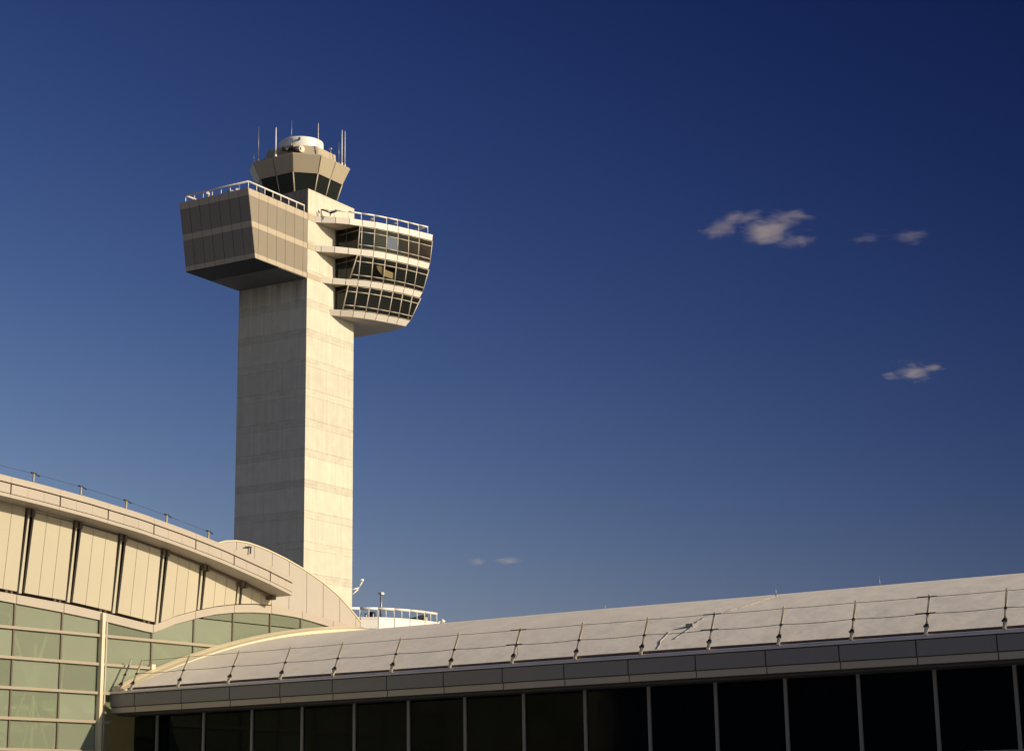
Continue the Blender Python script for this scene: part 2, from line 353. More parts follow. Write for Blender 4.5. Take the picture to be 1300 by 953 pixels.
# glazing, storey by storey
def quad_at(pt, pb, qt, qb, s0, s1):
    """part of the slanted bay between heights s0..s1 (0 bottom, 1 top)"""
    l = lambda a, b, s: a+(b-a)*s
    return [l(pb, pt, s0), l(qb, qt, s0), l(qb, qt, s1), l(pb, pt, s1)]
for k in range(3):
    zt = LV[k][0]-LV[k][1]; zb = LV[k+1][0]
    ct, cb = LV[k][2], LV[k+1][2]
    if k == 0: jt, jb = ct[4:], cb[4:]
    elif k == 1: jt, jb = ct[4:], cb[3:]
    else: jt, jb = ct[3:], cb[2:-1]+[(5.46, 15.5), (5.56, 15.95)]
    n = min(len(jt), len(jb)); jt, jb = jt[:n], jb[:n]
    ptsT = [(at_y(ct, Y_SIDE), Y_SIDE)]+list(jt); ptsB = [(at_y(cb, Y_SIDE), Y_SIDE)]+list(jb)
    ins = .10
    PT = []; PB = []
    for i in range(len(ptsT)):
        a = ptsT[max(0, i-1)]; b = ptsT[min(len(ptsT)-1, i+1)]
        v = inset(a, b, ins); vt = inset(a, b, ins+FL[k])
        PT.append(Vector((ptsT[i][0]+vt.x, ptsT[i][1]+vt.y if i else Y_SIDE, zt))); PB.append(Vector((ptsB[i][0]+v.x, ptsB[i][1]+v.y if i else Y_SIDE, zb)))
    fr = MB()
    for i in range(len(PT)): fr.tube(PB[i], PT[i], .085, 6)
    for i in range(len(PT)-1):
        for s in (.03, .205, .755, .97): fr.tube(PB[i].lerp(PT[i], s), PB[i+1].lerp(PT[i+1], s), .075 if s in (.205, .755) else .045, 6)
    fr = fr.obj('window_frame', MULL, tower)
    for i in range(len(PT)-1):
        if (PT[i+1]-PT[i]).length < .35: continue
        nn = (PT[i+1]-PT[i]).cross(PT[i]-PB[i]).normalized()*.02
        for s0, s1 in ((.04, .18), (.23, .73), (.78, .96)):
            q = quad_at(PT[i], PB[i], PT[i+1], PB[i+1], s0, s1)
            m = DGLASS
            if k == 0 and i == 3 and s0 == .23: m = BLIND
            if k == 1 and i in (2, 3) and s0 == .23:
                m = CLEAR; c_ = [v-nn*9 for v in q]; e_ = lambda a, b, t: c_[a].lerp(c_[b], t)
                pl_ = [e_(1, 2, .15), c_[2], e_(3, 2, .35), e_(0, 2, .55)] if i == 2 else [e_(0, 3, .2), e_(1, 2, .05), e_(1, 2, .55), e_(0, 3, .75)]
                MB().plate(pl_, -nn).obj('reflection_plate', TANREFL, fr)  # added tan plate behind clear glass, shaped as a reflection patch
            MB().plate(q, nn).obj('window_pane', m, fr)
    # glazed side wall in the shade, and the wall round the back
    sw = MB(); a0 = PB[0]; a1 = PT[0]
    sw.tube((.03, Y_SIDE, zb+.08), (a0.x, Y_SIDE, zb+.08), .06).tube((.03, Y_SIDE, zt-.75), (a1.x*.97, Y_SIDE, zt-.55), .07)
    sw.tube((1.7, Y_SIDE, zb), (1.9, Y_SIDE, zt), .05) if a0.x > 2 else None
    sw.tube((.08, Y_SIDE, zb), (.08, Y_SIDE, zt), .07)
    sw = sw.obj('window_frame', GAP, tower)
    MB().plate([(.03, Y_SIDE+.03, zb), (a0.x, Y_SIDE+.03, zb), (a1.x, Y_SIDE+.03, zt), (.03, Y_SIDE+.03, zt)], (0, .02, 0)).obj('window_pane', DGLASS, sw)
    e = PT[-1]; eb = PB[-1]
    MB().plate([eb, e, Vector((-4.9, 17.15, zt)), Vector((-4.9, 17.15, zb))], (0, -.08, 0)).obj('rear_wall', INT, tower)
    MB().plate([(-4.9, 17.1, zb), (-4.9, 17.1, zt), (-4.9, 10.5, zt), (-4.9, 10.5, zb)], (.1, 0, 0)).obj('rear_wall', INT, tower)
    # partitions and ceiling strip that show dimly inside
    MB().box(.6, .75, Y_SIDE+1.2, 14.5, zb+.02, zt-.3).obj('partition', INT, tower)
# bay handrail
zt = 80.8
br = [(x-.35, y+.22, zt) for x, y in C1[1:]]; br[-1] = (8.0, 16.6, zt)
brail = MB().path(br, .12, 8).tube(br[-1], (5, 16.9, zt), .12, 8).obj('handrail', WHITE, tower)
pm2 = MB().tube((0, 0, 79.7), (0, 0, zt), .055, 6).mesh('post', WHITE)
for x, y, _ in br: link('post', pm2, brail, (x, y, 0))
MB().tube((.7, 2.1, 79.7), (.7, 2.1, 80.7), .05).tube((.7, 2.1, 80.7), (1.9, 2.4, 80.1), .09).tube((1.9, 2.4, 80.1), (2.5, 2.9, 80.4), .16).tube((1.9, 2.4, 79.7), (1.9, 2.4, 80.2), .08).obj('camera_arm', DARK, tower)
for x, y in ((4.9, 8.6), (6.4, 11.9)): MB().tube((x-.7, y, 79.7), (x-.7, y, 80.35), .14).tube((x-.7, y, 80.35), (x-.4, y-.2, 80.45), .2).obj('floodlight', STEEL, tower)

# --- cab
CX, CY = -5.37, 5.2
def octo(zz, h, c): return [Vector((CX+a, CY+b, zz)) for a, b in ((-h+c, -h), (h-c, -h), (h, -h+c), (h, h-c), (h-c, h), (-h+c, h), (-h, h-c), (-h, -h+c))]
W0, W1, F1 = octo(83.3, 4.28, 1.85), octo(86.02, 5.13, 2.37), octo(88.28, 6.02, 2.7)
cab = MB().plate(octo(83.2, 4.2, 1.8), (0, 0, .12)).plate(octo(86.0, 5.0, 2.3), (0, 0, .15)).plate([p for p in octo(88.1, 5.9, 2.62)], (0, 0, .12)).obj('cab', PANEL, tower)
fl = MB().plate(octo(83.36, 1.2, .5), (0, 0, 2.7)).obj('cab_core', INT, tower)
cm = MB()
for i in range(8):
    a, b, c, d, e, f = W0[i], W0[(i+1) % 8], W1[i], W1[(i+1) % 8], F1[i], F1[(i+1) % 8]
    nn = (b-a).cross(c-a).normalized(); k = 2 if i % 2 == 0 else 1
    cm.tube(a, c, .10, 6)
    for j in range(k):
        s0, s1 = j/k, (j+1)/k
        p = [a.lerp(b, s0), a.lerp(b, s1), c.lerp(d, s1), c.lerp(d, s0)]
        MB().plate(p, -nn*.03).obj('window_pane', CGLASS, cab)
        if j: cm.tube(p[0], p[3], .085, 6)
        e0 = .012 if j == 0 else .006
        q = [c.lerp(d, s0+e0), c.lerp(d, s1-e0), e.lerp(f, s1-e0), e.lerp(f, s0+e0)]
        MB().plate([v+nn*.05 for v in q], -nn*.08).obj('fascia_panel', CABP, cab)
    MB().plate([e.lerp(f, .01), e.lerp(f, .99), e.lerp(f, .99)-nn*.1+Vector((0, 0, .1)), e.lerp(f, .01)-nn*.1+Vector((0, 0, .1))], -nn*.2).obj('coping', BAND, cab)
cm.obj('window_mullion', BAND, cab)
ro = octo(88.2, 4.6, 2.3); rt_ = octo(90.2, 4.42, 2.25)
ringp = MB().plate(octo(90.1, 4.25, 2.2), (0, 0, .08)).obj('roof_parapet', PANEL, tower)
for i in range(8):
    a, b, c, d = ro[i], ro[(i+1) % 8], rt_[i], rt_[(i+1) % 8]; nn = (b-a).cross(c-a).normalized()
    MB().plate([a.lerp(b, .005), a.lerp(b, .995), c.lerp(d, .995).lerp(a.lerp(b, .995), 0), c.lerp(d, .005)], -nn*.1).obj('parapet_panel', CABP, ringp)
rad = MB().lathe([(2.95, 89.4), (3.03, 89.6), (3.04, 91.98), (3.0, 92.1), (2.88, 92.17), (2.2, 92.25), (1.2, 92.32), (.01, 92.35)], (-5.25, 5.3), 48).obj('radome', RADOME, tower)
MB().lathe([(3.05, 90.2), (3.10, 90.22), (3.10, 90.3), (3.05, 90.32)], (-5.25, 5.3), 48).obj('radome_band', STEEL, rad)
MB().tube((-3.6, 2.7, 91.6), (-3.45, 2.45, 91.75), .16, 8).tube((-3.6, 2.9, 91.45), (-3.6, 2.7, 91.75), .09).obj('beacon', STEEL, rad)
MB().tube((-4.15, -.35, 89.45), (-3.6, .5, 89.45), .30, 10).tube((-3.3, .35, 89.5), (-2.35, 1.35, 89.5), .28, 12, .46).tube((-3.0, .9, 88.2), (-3.0, .9, 89.4), .12).obj('dish_body', DARK, tower)
MB().tube((-2.36, 1.36, 89.5), (-2.05, 1.22, 89.5), .47, 20, .45).obj('dish_face', BAND, tower)
for (x, y, a, b, r_) in ((-8.05, -.55, 88.2, 93.3, .05), (-5.1, -.55, 88.2, 92.6, .11), (-3.28, .5, 89.9, 93.6, .05), (-.6, 2.9, 88.2, 93.4, .06), (.45, 6.2, 88.2, 91.4, .045), (.45, 6.9, 88.2, 93.4, .085), (.45, 7.6, 88.2, 93.5, .06), (-8.9, -.4, 88.2, 89.6, .04)):
    MB().tube((x, y, a), (x, y, a+.5), r_*1.7).tube((x, y, a+.5), (x, y, b), r_, 6, r_*.6).obj('antenna', WHITE if r_ > .05 else STEEL, tower)
mm = MB()
for k in range(5): mm.tube((-.6, 2.75, 89.6+k*.75), (-.6, 3.05, 89.6+k*.75), .04)
mm.obj('antenna_element', STEEL, tower)
MB().tube((-1, 6.3, 89.9), (-1, 6.3, 90.75), .05).lathe([(.01, 90.6), (.16, 90.68), (.2, 90.8), (.16, 90.95), (.01, 91.0)], (-1, 6.3), 12).obj('warning_lamp', STEEL, tower)
# lamp arm low on the far edge of the shaft
MB().tube((-.05, 10.45, 31.1), (.45, 11.35, 31.4), .1).tube((-.05, 10.45, 30.4), (.4, 11.3, 31.2), .09).tube((.45, 11.35, 31.4), (.75, 11.7, 32.2), .09).tube((.6, 11.5, 32.4), (.9, 11.8, 32.4), .2, 10).obj('lamp_arm', WHITE, tower)

# ================================================================== LOW BUILDING AT THE TOWER FOOT
annex = thing('annex_building', T0, TROT, 'low building with curved cream parapet and white handrail at the tower foot', 'building')
AC = [(10.0, -6.6), (12.1, -4.7), (13.7, -3.2), (14.75, -1.3), (15.45, 1.0), (15.86, 3.7), (15.95, 6.3), (15.5, 8.6), (14.6, 10.6)]
MB().prism([(x-.1, y+.05) for x, y in AC]+[(.1, 12), (.1, -6)], 0, 25.4).obj('wall', BAND, annex)
par = MB().prism([(x-.05, y+.03) for x, y in AC]+[(9, 9), (9, -6)], 24.3, 25.45).obj('parapet', GAP, annex)
for p, q in zip(AC, AC[1:]):
    i = inset(p, q, .1); d = Vector((q[0]-p[0], q[1]-p[1])).normalized()*.05
    a = (p[0]+d.x, p[1]+d.y); b = (q[0]-d.x, q[1]-d.y)
    MB().prism([a, b, (b[0]+i.x, b[1]+i.y), (a[0]+i.x, a[1]+i.y)], 24.2, 25.35).obj('parapet_panel', WHITE, par)
    MB().prism([(a[0]-i.x*.5, a[1]-i.y*.5), (b[0]-i.x*.5, b[1]-i.y*.5), (b[0]+i.x*2, b[1]+i.y*2), (a[0]+i.x*2, a[1]+i.y*2)], 25.36, 25.56).obj('coping', WHITE, par)
ar = [(x-.15, y+.1, 26.6) for x, y in AC[:-2]]
arl = MB().path(ar, .17, 8).obj('handrail', WHITE, annex)
pm3 = MB().tube((0, 0, 25.5), (0, 0, 26.6), .06).mesh('post', WHITE)
for p, q in zip(ar, ar[1:]): link('post', pm3, arl, (p[0], p[1], 0)); link('post', pm3, arl, ((p[0]+q[0])/2, (p[1]+q[1])/2, 0))
link('post', pm3, arl, (ar[-1][0], ar[-1][1], 0))
ms = MB().tube((12.3, -.6, 25.4), (12.3, -.6, 28.6), .13).obj('mast', STEEL, annex)
MB().box(12.05, 12.55, -.9, -.3, 28.6, 28.85).obj('lamp_head', WHITE, ms)
MB().box(11.2, 11.7, -1.5, -.9, 25.4, 26.5).obj('roof_unit', DARK, annex)
MB().box(14.2, 15.0, 4.8, 5.6, 25.5, 26.4).obj('roof_unit', MULL, annex)
MB().plate([(12.2, 2.6, 25.6), (14.4, 5.2, 26.4), (14.4, 5.2, 26.2), (12.2, 2.6, 25.45)], (-.6, .6, 0)).obj('roof_hatch', DARK, annex)
MB().tube((15.6, 6.6, 25.4), (16.1, 7.2, 25.9), .1).tube((16.0, 7.1, 25.9), (16.3, 7.4, 25.6), .22, 8).obj('floodlight', WHITE, annex)
for x, y in ((12.0, -3.4), (12.7, -2.9), (11.6, -3.9)): MB().tube((x, y, 25.4), (x, y, 26.1), .14).obj('roof_vent', STEEL, annex)

# ================================================================== TERMINAL: HALL (left) in a shared frame
# local frame: X out of the hall's facade (along the eave of the right wing), Y along the facade (away)
Q0 = (-14.87, 70.55, 0); QROT = R(-34.3)
hall = thing('terminal_hall', Q0, QROT, 'cream terminal hall with green glass wall, leaning cladding and curved eave', 'terminal building')
RC_Y, RC_Z, RC_R = 16.224, -31.662, 41.416
def curvez(y): return RC_Z+math.sqrt(max(0, RC_R**2-(y-RC_Y)**2))
def roofz(y): return curvez(y)-.013*max(0, min(y, 14))
glasstop = interp([(-34, 9.8), (-22, 9.85), (-14, 9.70), (-5.32, 9.32), (-2.35, 9.13), (-.66, 9.0), (1.9, 8.73), (2.12, 8.73), (3.2, 9.13), (4.33, 9.43), (5.4, 9.67), (6.49, 9.83), (7.66, 9.93), (8.7, 9.97), (9.77, 9.95), (10.46, 9.92), (11.5, 9.81), (12.55, 9.68), (14.5, 9.4)])
bandtop = interp([(-34, 10.12), (-22, 10.17), (-14, 10.02), (-5.34, 9.62), (-2.31, 9.45), (-.56, 9.29), (1.9, 9.03), (2.12, 9.02), (3.2, 9.42), (4.39, 9.74), (5.4, 9.96), (6.48, 10.13), (7.65, 10.24), (8.77, 10.27), (10.46, 10.21), (11.5, 10.10), (12.55, 9.97), (14.5, 9.72)])
ftab = [(-34, 13.5), (-28, 13.78), (-22, 13.88), (-16, 13.82), (-12, 13.68), (-9, 13.55), (-6.71, 13.42), (-4.73, 13.30), (-2.53, 13.13), (.03, 12.87), (2.31, 12.55), (4.49, 12.19), (7.02, 11.67), (8.55, 11.30), (10, 10.95)]
ftop = interp(ftab)
soff = lambda y: ftop(y)-.71
gtop = interp([(3.5, 11.3), (4.5, 11.95), (5.3, 12.4), (5.89, 12.58), (6.57, 12.67), (7.27, 12.67), (7.9, 12.59), (8.46, 12.5), (9.53, 12.27), (10.68, 11.95), (11.96, 11.5), (13.01, 11.02), (13.8, 10.52), (14.5, 10.03)])
# glazing
mull = [-31.4, -29.2, -26.95, -24.7, -22.5, -20.3, -18.05, -15.8, -13.6, -11.4, -9.1, -6.85, -4.62, -2.42, -.55, 2.06, 4.3, 6.5, 8.7, 10.6, 12.6]
trans = [3.2, 4.3, 5.35, 6.38, 7.41, 8.44, 9.47]
gf = MB()
for y in mull:
    if y == -.55: continue
    MB().box(-.10, .0, y-.035, y+.035, max(roofz(y) if y > 0 else 2.2, 2.2), glasstop(y)).obj('mullion', BRONZE, hall)
for z_ in trans[:-1]:
    y0 = -31.4
    y1 = 12.6
    ys = [y for y in lin(y0, y1, 400) if glasstop(y) > z_ and (y < .05 or roofz(y) < z_)]
    gf.box(-.06, .07, ys[0], ys[-1], z_-.05, z_+.05)
gf = gf.obj('window_frame', TRANS, hall)
cl = MB().box(-.02, .16, -.63, -.48, 0, 9.25).obj('column', TRIM, hall)
MB().box(-.08, .06, -.34, -.27, 0, 9.0).obj('mullion', FASC, hall)
for a, b in zip(mull, mull[1:]):
    for z0, z1 in zip(trans, trans[1:]+[99]):
        ys = lin(a+.04, b-.04, 9)
        t_ = [min(z1-.02, glasstop(y)) for y in ys]; b_ = [max(z0+.02, roofz(y)-.1 if y > 0 else 0) for y in ys]
        keep = [i for i in range(9) if t_[i] > b_[i]+.02]
        if len(keep) < 2: continue
        poly = [(-.05, ys[i], b_[i]) for i in keep]+[(-.05, ys[i], t_[i]) for i in reversed(keep)]
        MB().plate(poly, (-.02, 0, 0)).obj('window_pane', HGLASS, gf)
MB().box(-.3, .05, -32, .2, 0, 3.15).obj('base_wall', FASC, hall)
# interior seen through the glass
MB().box(-9, -8.8, -32, 14.4, 0, 13).obj('inner_wall', INTW, hall)
MB().box(-8.8, -.35, -32, 14.4, 3.0, 3.15).obj('floor', INTW, hall)
br_ = MB()
for (y0, y1) in ((-4.6, -2.45), (-9.1, -6.85)):
    br_.tube((-.4, y0, 4.2), (-.4, y1, 9.0), .06).tube((-.4, y1, 4.2), (-.4, y0, 9.0), .06).tube((-.4, y0+.9, 4.2), (-.4, y1-.2, 9.2), .05)
br_.tube((-.4, -3.3, 3.1), (-.4, -3.3, 8.0), .08).tube((-1.4, -1.5, 3.1), (-1.4, -.9, 8.7), .07)
br_.obj('steel_brace', BEAM, hall)
for y in (1.2, 3.4, 5.6, 7.8, 9.6):
    MB().plate([(-2.0, y-.6, 9.15), (-2.0, y-.3, 9.15), (-2.0, y+2.0, 8.0), (-2.0, y+1.7, 8.0)], (-.25, 0, 0)).obj('roof_beam', BEAM, hall)
# curved band over the glass
bj = [-32, -29.2, -26.95, -24.7, -22.5, -20.3, -18.05, -15.8, -13.6, -11.4, -9.1, -6.85, -4.62, -2.42, -.55, 2.06, 4.3, 6.5, 8.7, 10.6, 12.6, 14.45]
for a, b in zip(bj, bj[1:]):
    MB().strip(lin(a+.012, b-.012, 7), glasstop, bandtop, -.25, .05).obj('band_panel', FASC, hall)
# leaning cladding between paired dark channels
ch = [-31.7, -29.45, -27.2, -24.95, -22.7, -20.45, -18.2, -15.95, -13.7, -11.45, -9.15, -6.9, -4.64, -2.39, -.16, 2.08, 4.30, 6.50, 8.62]
MB().strip(lin(-32, 8.55, 60), lambda y: bandtop(y)-.05, lambda y: soff(y)+.1, -.45, -.35).obj('backing_wall', GAP, hall)
LEAN = .10
def face(y, z_): return .13+LEAN*(z_-bandtop(y))
def lean_panel(a, b, name, m, dx=0., bot=.10, ta=0., tb=0.):
    ys = lin(a, b, 5); yt = lin(a+ta, b-tb, 5)
    f_ = [(face(y, bandtop(y)+bot)+dx, y, bandtop(y)+bot) for y in ys]+[(face(y, soff(y))+dx, y, soff(y)+.02) for y in reversed(yt)]
    if soff(ys[-1]) < bandtop(ys[-1])+.15: f_ = f_[:5]+f_[6:]
    MB().plate(f_, (-.10, 0, 0)).obj(name, m, hall)
for i in range(len(ch)-1):
    a = ch[i]+.22+.055; b = ch[i+1]-.055
    js = lin(a, b, 4)
    tp = .016*max(0, soff(ch[i])-bandtop(ch[i]))
    for w, (p, q) in enumerate(zip(js, js[1:])):
        lean_panel(p+.009, q-.009, 'wall_panel', HPAN, 0, .10 if ch[i] < 2 else .03, tp if w == 0 else 0, tp if w == 2 else 0)
    lean_panel(ch[i]+.045, ch[i]+.22-.045, 'fin', HPAN, -.03, .06 if ch[i] < 2 else .03, tp*.75, tp*.75)
# eave beam under the soffit
MB().strip(lin(-32, 8.5, 60), lambda y: soff(y)-.09, lambda y: soff(y)-.005, .34, .42).obj('eave_beam', GAP, hall)
for y in ch[:-1]:
    MB().box(.3, .5, y-.07, y+.06, soff(y)-.24, soff(y)-.02).box(.3, .5, y+.16, y+.29, soff(y+.2)-.24, soff(y+.2)-.02).obj('bracket', GAP, hall)
MB().box(.2, .5, 8.2, 8.45, soff(8.4)-.16, soff(8.4)-.02).obj('bracket', GAP, hall)
# roof with fascia
OX = 1.28
rf = MB().strip(lin(-32.5, 8.55, 70), lambda y: ftop(y)-.12, lambda y: ftop(y)-.02, -9, OX-.1)
rf.strip(lin(-32.5, 8.53, 70), lambda y: ftop(y)-.63, lambda y: ftop(y)-.1, OX-.2, OX-.1)
rf = rf.obj('eave_roof', GAP, hall)
sj = [-32.5, -31, -28.75, -26.5, -24.25, -22.0, -19.75, -17.5, -15.25, -13.0, -10.75, -8.45, -6.2, -3.95, -1.64, .68, 2.92, 5.07, 7.19, 8.55]
for a, b in zip(sj, sj[1:]):
    MB().strip(lin(a+.006, b-.006, 6), lambda y: soff(y), lambda y: soff(y)+.05, -.3, OX-.06).obj('soffit_panel', HSOF, rf)
    MB().strip(lin(a+.004, b-.004, 6), lambda y: ftop(y)-.21, ftop, OX-.3, OX+.03).obj('cap_panel', FASC, rf)
    MB().strip(lin(a+.004, b-.004, 6), lambda y: soff(y)-.004, lambda y: soff(y)+.115, OX-.055, OX).obj('lip_panel', FASC, rf)
    js = lin(a+.05, b, 4)
    for k, (p, q) in enumerate(zip(js, js[1:])):
        full = (k == 2)
        MB().strip(lin(p+.004, q-.004, 4), lambda y: soff(y)+.14, lambda y: ftop(y)-.25, OX-.1, OX-.005).obj('fascia_panel', FASC, rf)
MB().strip(lin(8.535, 8.56, 2), lambda y: soff(y), lambda y: ftop(y)-.02, -.05, OX-.02).obj('end_cap', FASC, rf)
# gable wall with curved top
MB().strip(lin(4.6, 14.4, 50), lambda y: min(bandtop(y), ftop(y)-.1 if y < 8.6 else 99)+.03 if y > 8.6 else ftop(y)-.1, lambda y: max(gtop(y)-.05, bandtop(y)+.05 if y > 8.6 else ftop(y)-.05), -.3, -.075).obj('gable_core', GAP, hall)
gj = [4.5, 5.55, 6.6, 7.67, 8.75, 9.82, 10.93, 12.0, 13.09, 14.18, 14.5]
for a, b in zip(gj, gj[1:]):
    lo = (lambda y: bandtop(y)+.006) if a > 8.6 else (lambda y: ftop(y)-.3 if y < 8.5 else ftop(y)-.9)
    MB().strip(lin(a+.012, b-.012, 8), lo, gtop, -.08, -.005).obj('gable_panel', HGAB, hall)
MB().strip(lin(4.5, 14.52, 50), lambda y: gtop(y)+.0, lambda y: gtop(y)+.055, -9, .03).obj('gable_coping', TRIM, hall)
MB().box(-9, -.31, 14.38, 14.48, 0, 10.0).obj('end_wall', HGAB, hall)
MB().box(-9, .0, -32.2, -32, 0, 13.2).obj('end_wall', HGAB, hall)
MB().tube((.0, 7.25, 12.52), (.12, 7.25, 12.52), .03).tube((.1, 6.98, 12.49), (.1, 7.38, 12.52), .022).tube((.1, 7.33, 12.52), (.1, 7.30, 12.24), .03).obj('wall_bracket', DARK, hall)
# flashing where the right wing's roof meets the facade
ys = lin(.1, 14.5, 40)
fl_ = MB(); k = len(ys)
prof = [(-.02, .12), (.10, .125), (.26, .05), (.26, -.5), (-.02, -.5)]
def sweep(mb, ys, prof, zf):
    n = len(prof); vs = [(x, y, zf(y)+h) for y in ys for x, h in prof]
    fs = [(i*n+j, (i+1)*n+j, (i+1)*n+(j+1) % n, i*n+(j+1) % n) for i in range(len(ys)-1) for j in range(n)]
    fs += [tuple(range(n)), tuple((len(ys)-1)*n+j for j in range(n))]
    return mb.add(vs, fs)
sweep(MB(), ys, prof, curvez).obj('flashing', TRIM, hall)
sweep(MB(), ys, [(.29, .04), (.38, .05), (.62, -.02), (.62, -.5), (.29, -.5)], curvez).obj('flashing', TRIM, hall)
MB().box(.02, .14, 1.95, 2.15, roofz(2.05)+.12, roofz(2.05)+.32).obj('mullion_foot', TRIM, hall)

# ================================================================== TERMINAL: RIGHT WING
wing = thing('terminal_wing', Q0, QROT, 'long terminal wing with pale barrel roof, grey fascia and dark shaded glazing', 'terminal building')
NX, NY = 150, 44; X0, X1, YA, YB = .02, 52., .34, 30.
rng = random.Random(3)
ph = [(rng.uniform(.15, .5), rng.uniform(.1, .6), rng.uniform(0, 6.3)) for _ in range(7)]
vs = []; fs = []
for i in range(NX+1):
    for j in range(NY+1):
        x = X0+(X1-X0)*i/NX; y = YA+(YB-YA)*j/NY
        w_ = sum(math.sin(a*x+b*y+c) for a, b, c in ph)*.006
        vs.append((x, y, roofz(y)+w_))
for i in range(NX):
    for j in range(NY):
        a = i*(NY+1)+j; fs.append((a, a+NY+1, a+NY+2, a+1))
rm = MB(); rm.add(vs, fs, True)
roof = rm.obj('roof', ROOF, wing)
# eave: dark slot, gutter ledge, nose, fascia panels, band, glazing
MB().box(.02, X1, .30, .40, 6.40, roofz(.34)-.012).obj('eave_slot', GAP, wing)
gu = MB(); prof_e = [(.36, 6.50), (.20, 6.485), (.10, 6.44), (.04, 6.455), (-.02, 6.44), (-.05, 6.40), (-.04, 6.36), (.36, 6.36)]
n = len(prof_e); xs = [.0, X1]
gu.add([(x, y, z_) for x in xs for y, z_ in prof_e], [(j, n+j, n+(j+1) % n, (j+1) % n) for j in range(n)]+[tuple(range(n)), tuple(range(n, 2*n))])
gu.obj('gutter', GUTT, wing)
fj = [0.0]+[1.25+2.31*k for k in range(22)]
for a, b in zip(fj, fj[1:]):
    MB().box(a+.02, b-.02, .02, .09, 5.90, 6.33).obj('fascia_panel', GFAS, wing)
    MB().box(a+.02, b-.02, .07, .3, 5.68, 5.87).obj('band_panel', MULL, wing)
MB().box(0, X1-1, .10, .5, 5.66, 6.35).obj('fascia_backing', GAP, wing)
MB().box(0, X1-1, .4, 1.5, 5.60, 5.655).obj('soffit', SOFF, wing)
wm = MB()
for x in fj[1:]: wm.box(x-.05, x+.05, 1.18, 1.32, 0, 5.6)
for z_ in (1.0, 3.3): wm.box(0, X1-1, 1.19, 1.31, z_-.05, z_+.05)
wm = wm.obj('window_frame', GFAS, wing)
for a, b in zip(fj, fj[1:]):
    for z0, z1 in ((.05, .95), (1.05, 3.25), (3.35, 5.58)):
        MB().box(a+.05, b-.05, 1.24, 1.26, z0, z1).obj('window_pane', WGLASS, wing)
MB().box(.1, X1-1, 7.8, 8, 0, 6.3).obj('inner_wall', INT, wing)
MB().box(X1-1.1, X1-1, .4, 30, 0, 5.6).obj('end_wall', GFAS, wing)
for x, y, h in ((13.3, 13, .32), (23.05, 8.15, .34), (24.7, 13, .4), (31, 13, .4)):
    MB().tube((x, y, roofz(y)-.03), (x-.03, y, roofz(y)+h), .014, 5).tube((x, y, roofz(y)-.03), (x, y, roofz(y)+.05), .05).obj('lightning_rod', STEEL, wing)
def roof_run(pts, r, m): MB().path([(x, y, roofz(y)+.02) for x, y in pts], r, 6).obj('roof_cable', m, wing)
roof_run([(22.95, 4.75), (23.1, 5.2), (23.25, 5.7), (23.2, 6.8), (23.07, 8.1)], .011, MULL)
roof_run([(22.55, 4.15), (22.6, 3.7), (22.64, 3.3), (22.75, 2.9), (22.84, 2.5), (22.9, 2.0), (22.92, 1.35)], .016, STEEL)  # grey run drawn in place of a bluish shade strip on the membrane
MB().box(22.6, 22.85, 2.65, 3.05, roofz(2.85)-.1, roofz(2.85)+.07).obj('junction_box', STEEL, wing)
roof_run([(22.83, .45), (22.7, .85), (22.5, 1.2), (22.4, 1.7), (22.22, 2.3)], .011, MULL)

# ================================================================== SAFETY RAILINGS
def railing(name, posts, lean, L, label, foot=True):
    r_ = thing(name, Q0, QROT, label, 'safety railing', 'cable safety railings along the terminal eaves')
    d = Vector(lean).normalized()
    pmesh = MB().tube((0, 0, 0), d*L, .034, 8).mesh('post', POST)
    fmesh = MB().tube(-d*.06, d*.2, .055, 8).mesh('foot', TRIM)
    kmesh = MB().tube(d*.2, d*.30, .062, 8).tube(d*.24+Vector((-.07, -.03, 0)), d*.24+Vector((.07, -.03, 0)), .035).mesh('clamp', DARK)
    smesh = MB().tube(d*(L*.5)+Vector((-.04, -.02, 0)), d*(L*.5)+Vector((.04, -.02, 0)), .03).tube(d*(L*.49), d*(L*.53), .045).mesh('cable_clip', DARK)
    for p in posts:
        o = link('post', pmesh, r_, p)
        if foot:
            link('foot', fmesh, o); link('clamp', kmesh, o); link('cable_clip', smesh, o)
    return r_, d
px = [.35, .95, 3.3, 5.7, 8.1, 10.44, 12.92, 15.31, 17.74, 20.1, 22.45, 24.76, 27.05, 29.33, 31.56, 33.8, 36.1, 38.4, 40.7, 43.0, 45.3]
ra, d = railing('safety_railing', [(x, .10, 6.5) for x in px], (-.06, .5, .87), 1.3, 'long cable railing with leaning posts along the right wing gutter')
for f_, sag, r_ in ((.95, .012, .008), (.52, .03, .0095)):
    pts = []
    for a, b in zip(px[1:], px[2:]):
        for s in lin(0, 1, 6)[:-1]:
            p = Vector((a+(b-a)*s, .08, 6.5))+d*(1.3*f_); p.z -= sag*4*s*(1-s); pts.append(p)
    MB().path(pts, r_, 5).obj('cable', CABLE, ra)
    sl_ = MB()
    for i in (8, 11, 14):
        p = Vector((px[i], .07, 6.5))+d*(1.3*f_); sl_.tube(p+Vector((-.36, 0, 0)), p+Vector((.24, 0, 0)), r_*2.2, 6)
    sl_.obj('cable_sleeve', DARK, ra)
lp = MB()
for i in (8,):
    c = Vector((px[i]+.12, .05, 6.72)); pts = [c+Vector((.13*math.cos(t), 0.03, .22*math.sin(t)+.12)) for t in lin(1.5, -2.0, 10)]; lp.path(pts, .007, 4)
lp.obj('cable_loop', CABLE, ra)
ly = [-18.4, -16.15, -13.9, -11.65, -9.4, -7.15, -4.87, -2.64, -.39, 1.72, 4.01]
rl, d2 = railing('safety_railing', [(.9, y, ftop(y)-.1) for y in ly], (0, .02, 1), .58, 'short grey posts with a thin wire along the curved hall eave', foot=False)
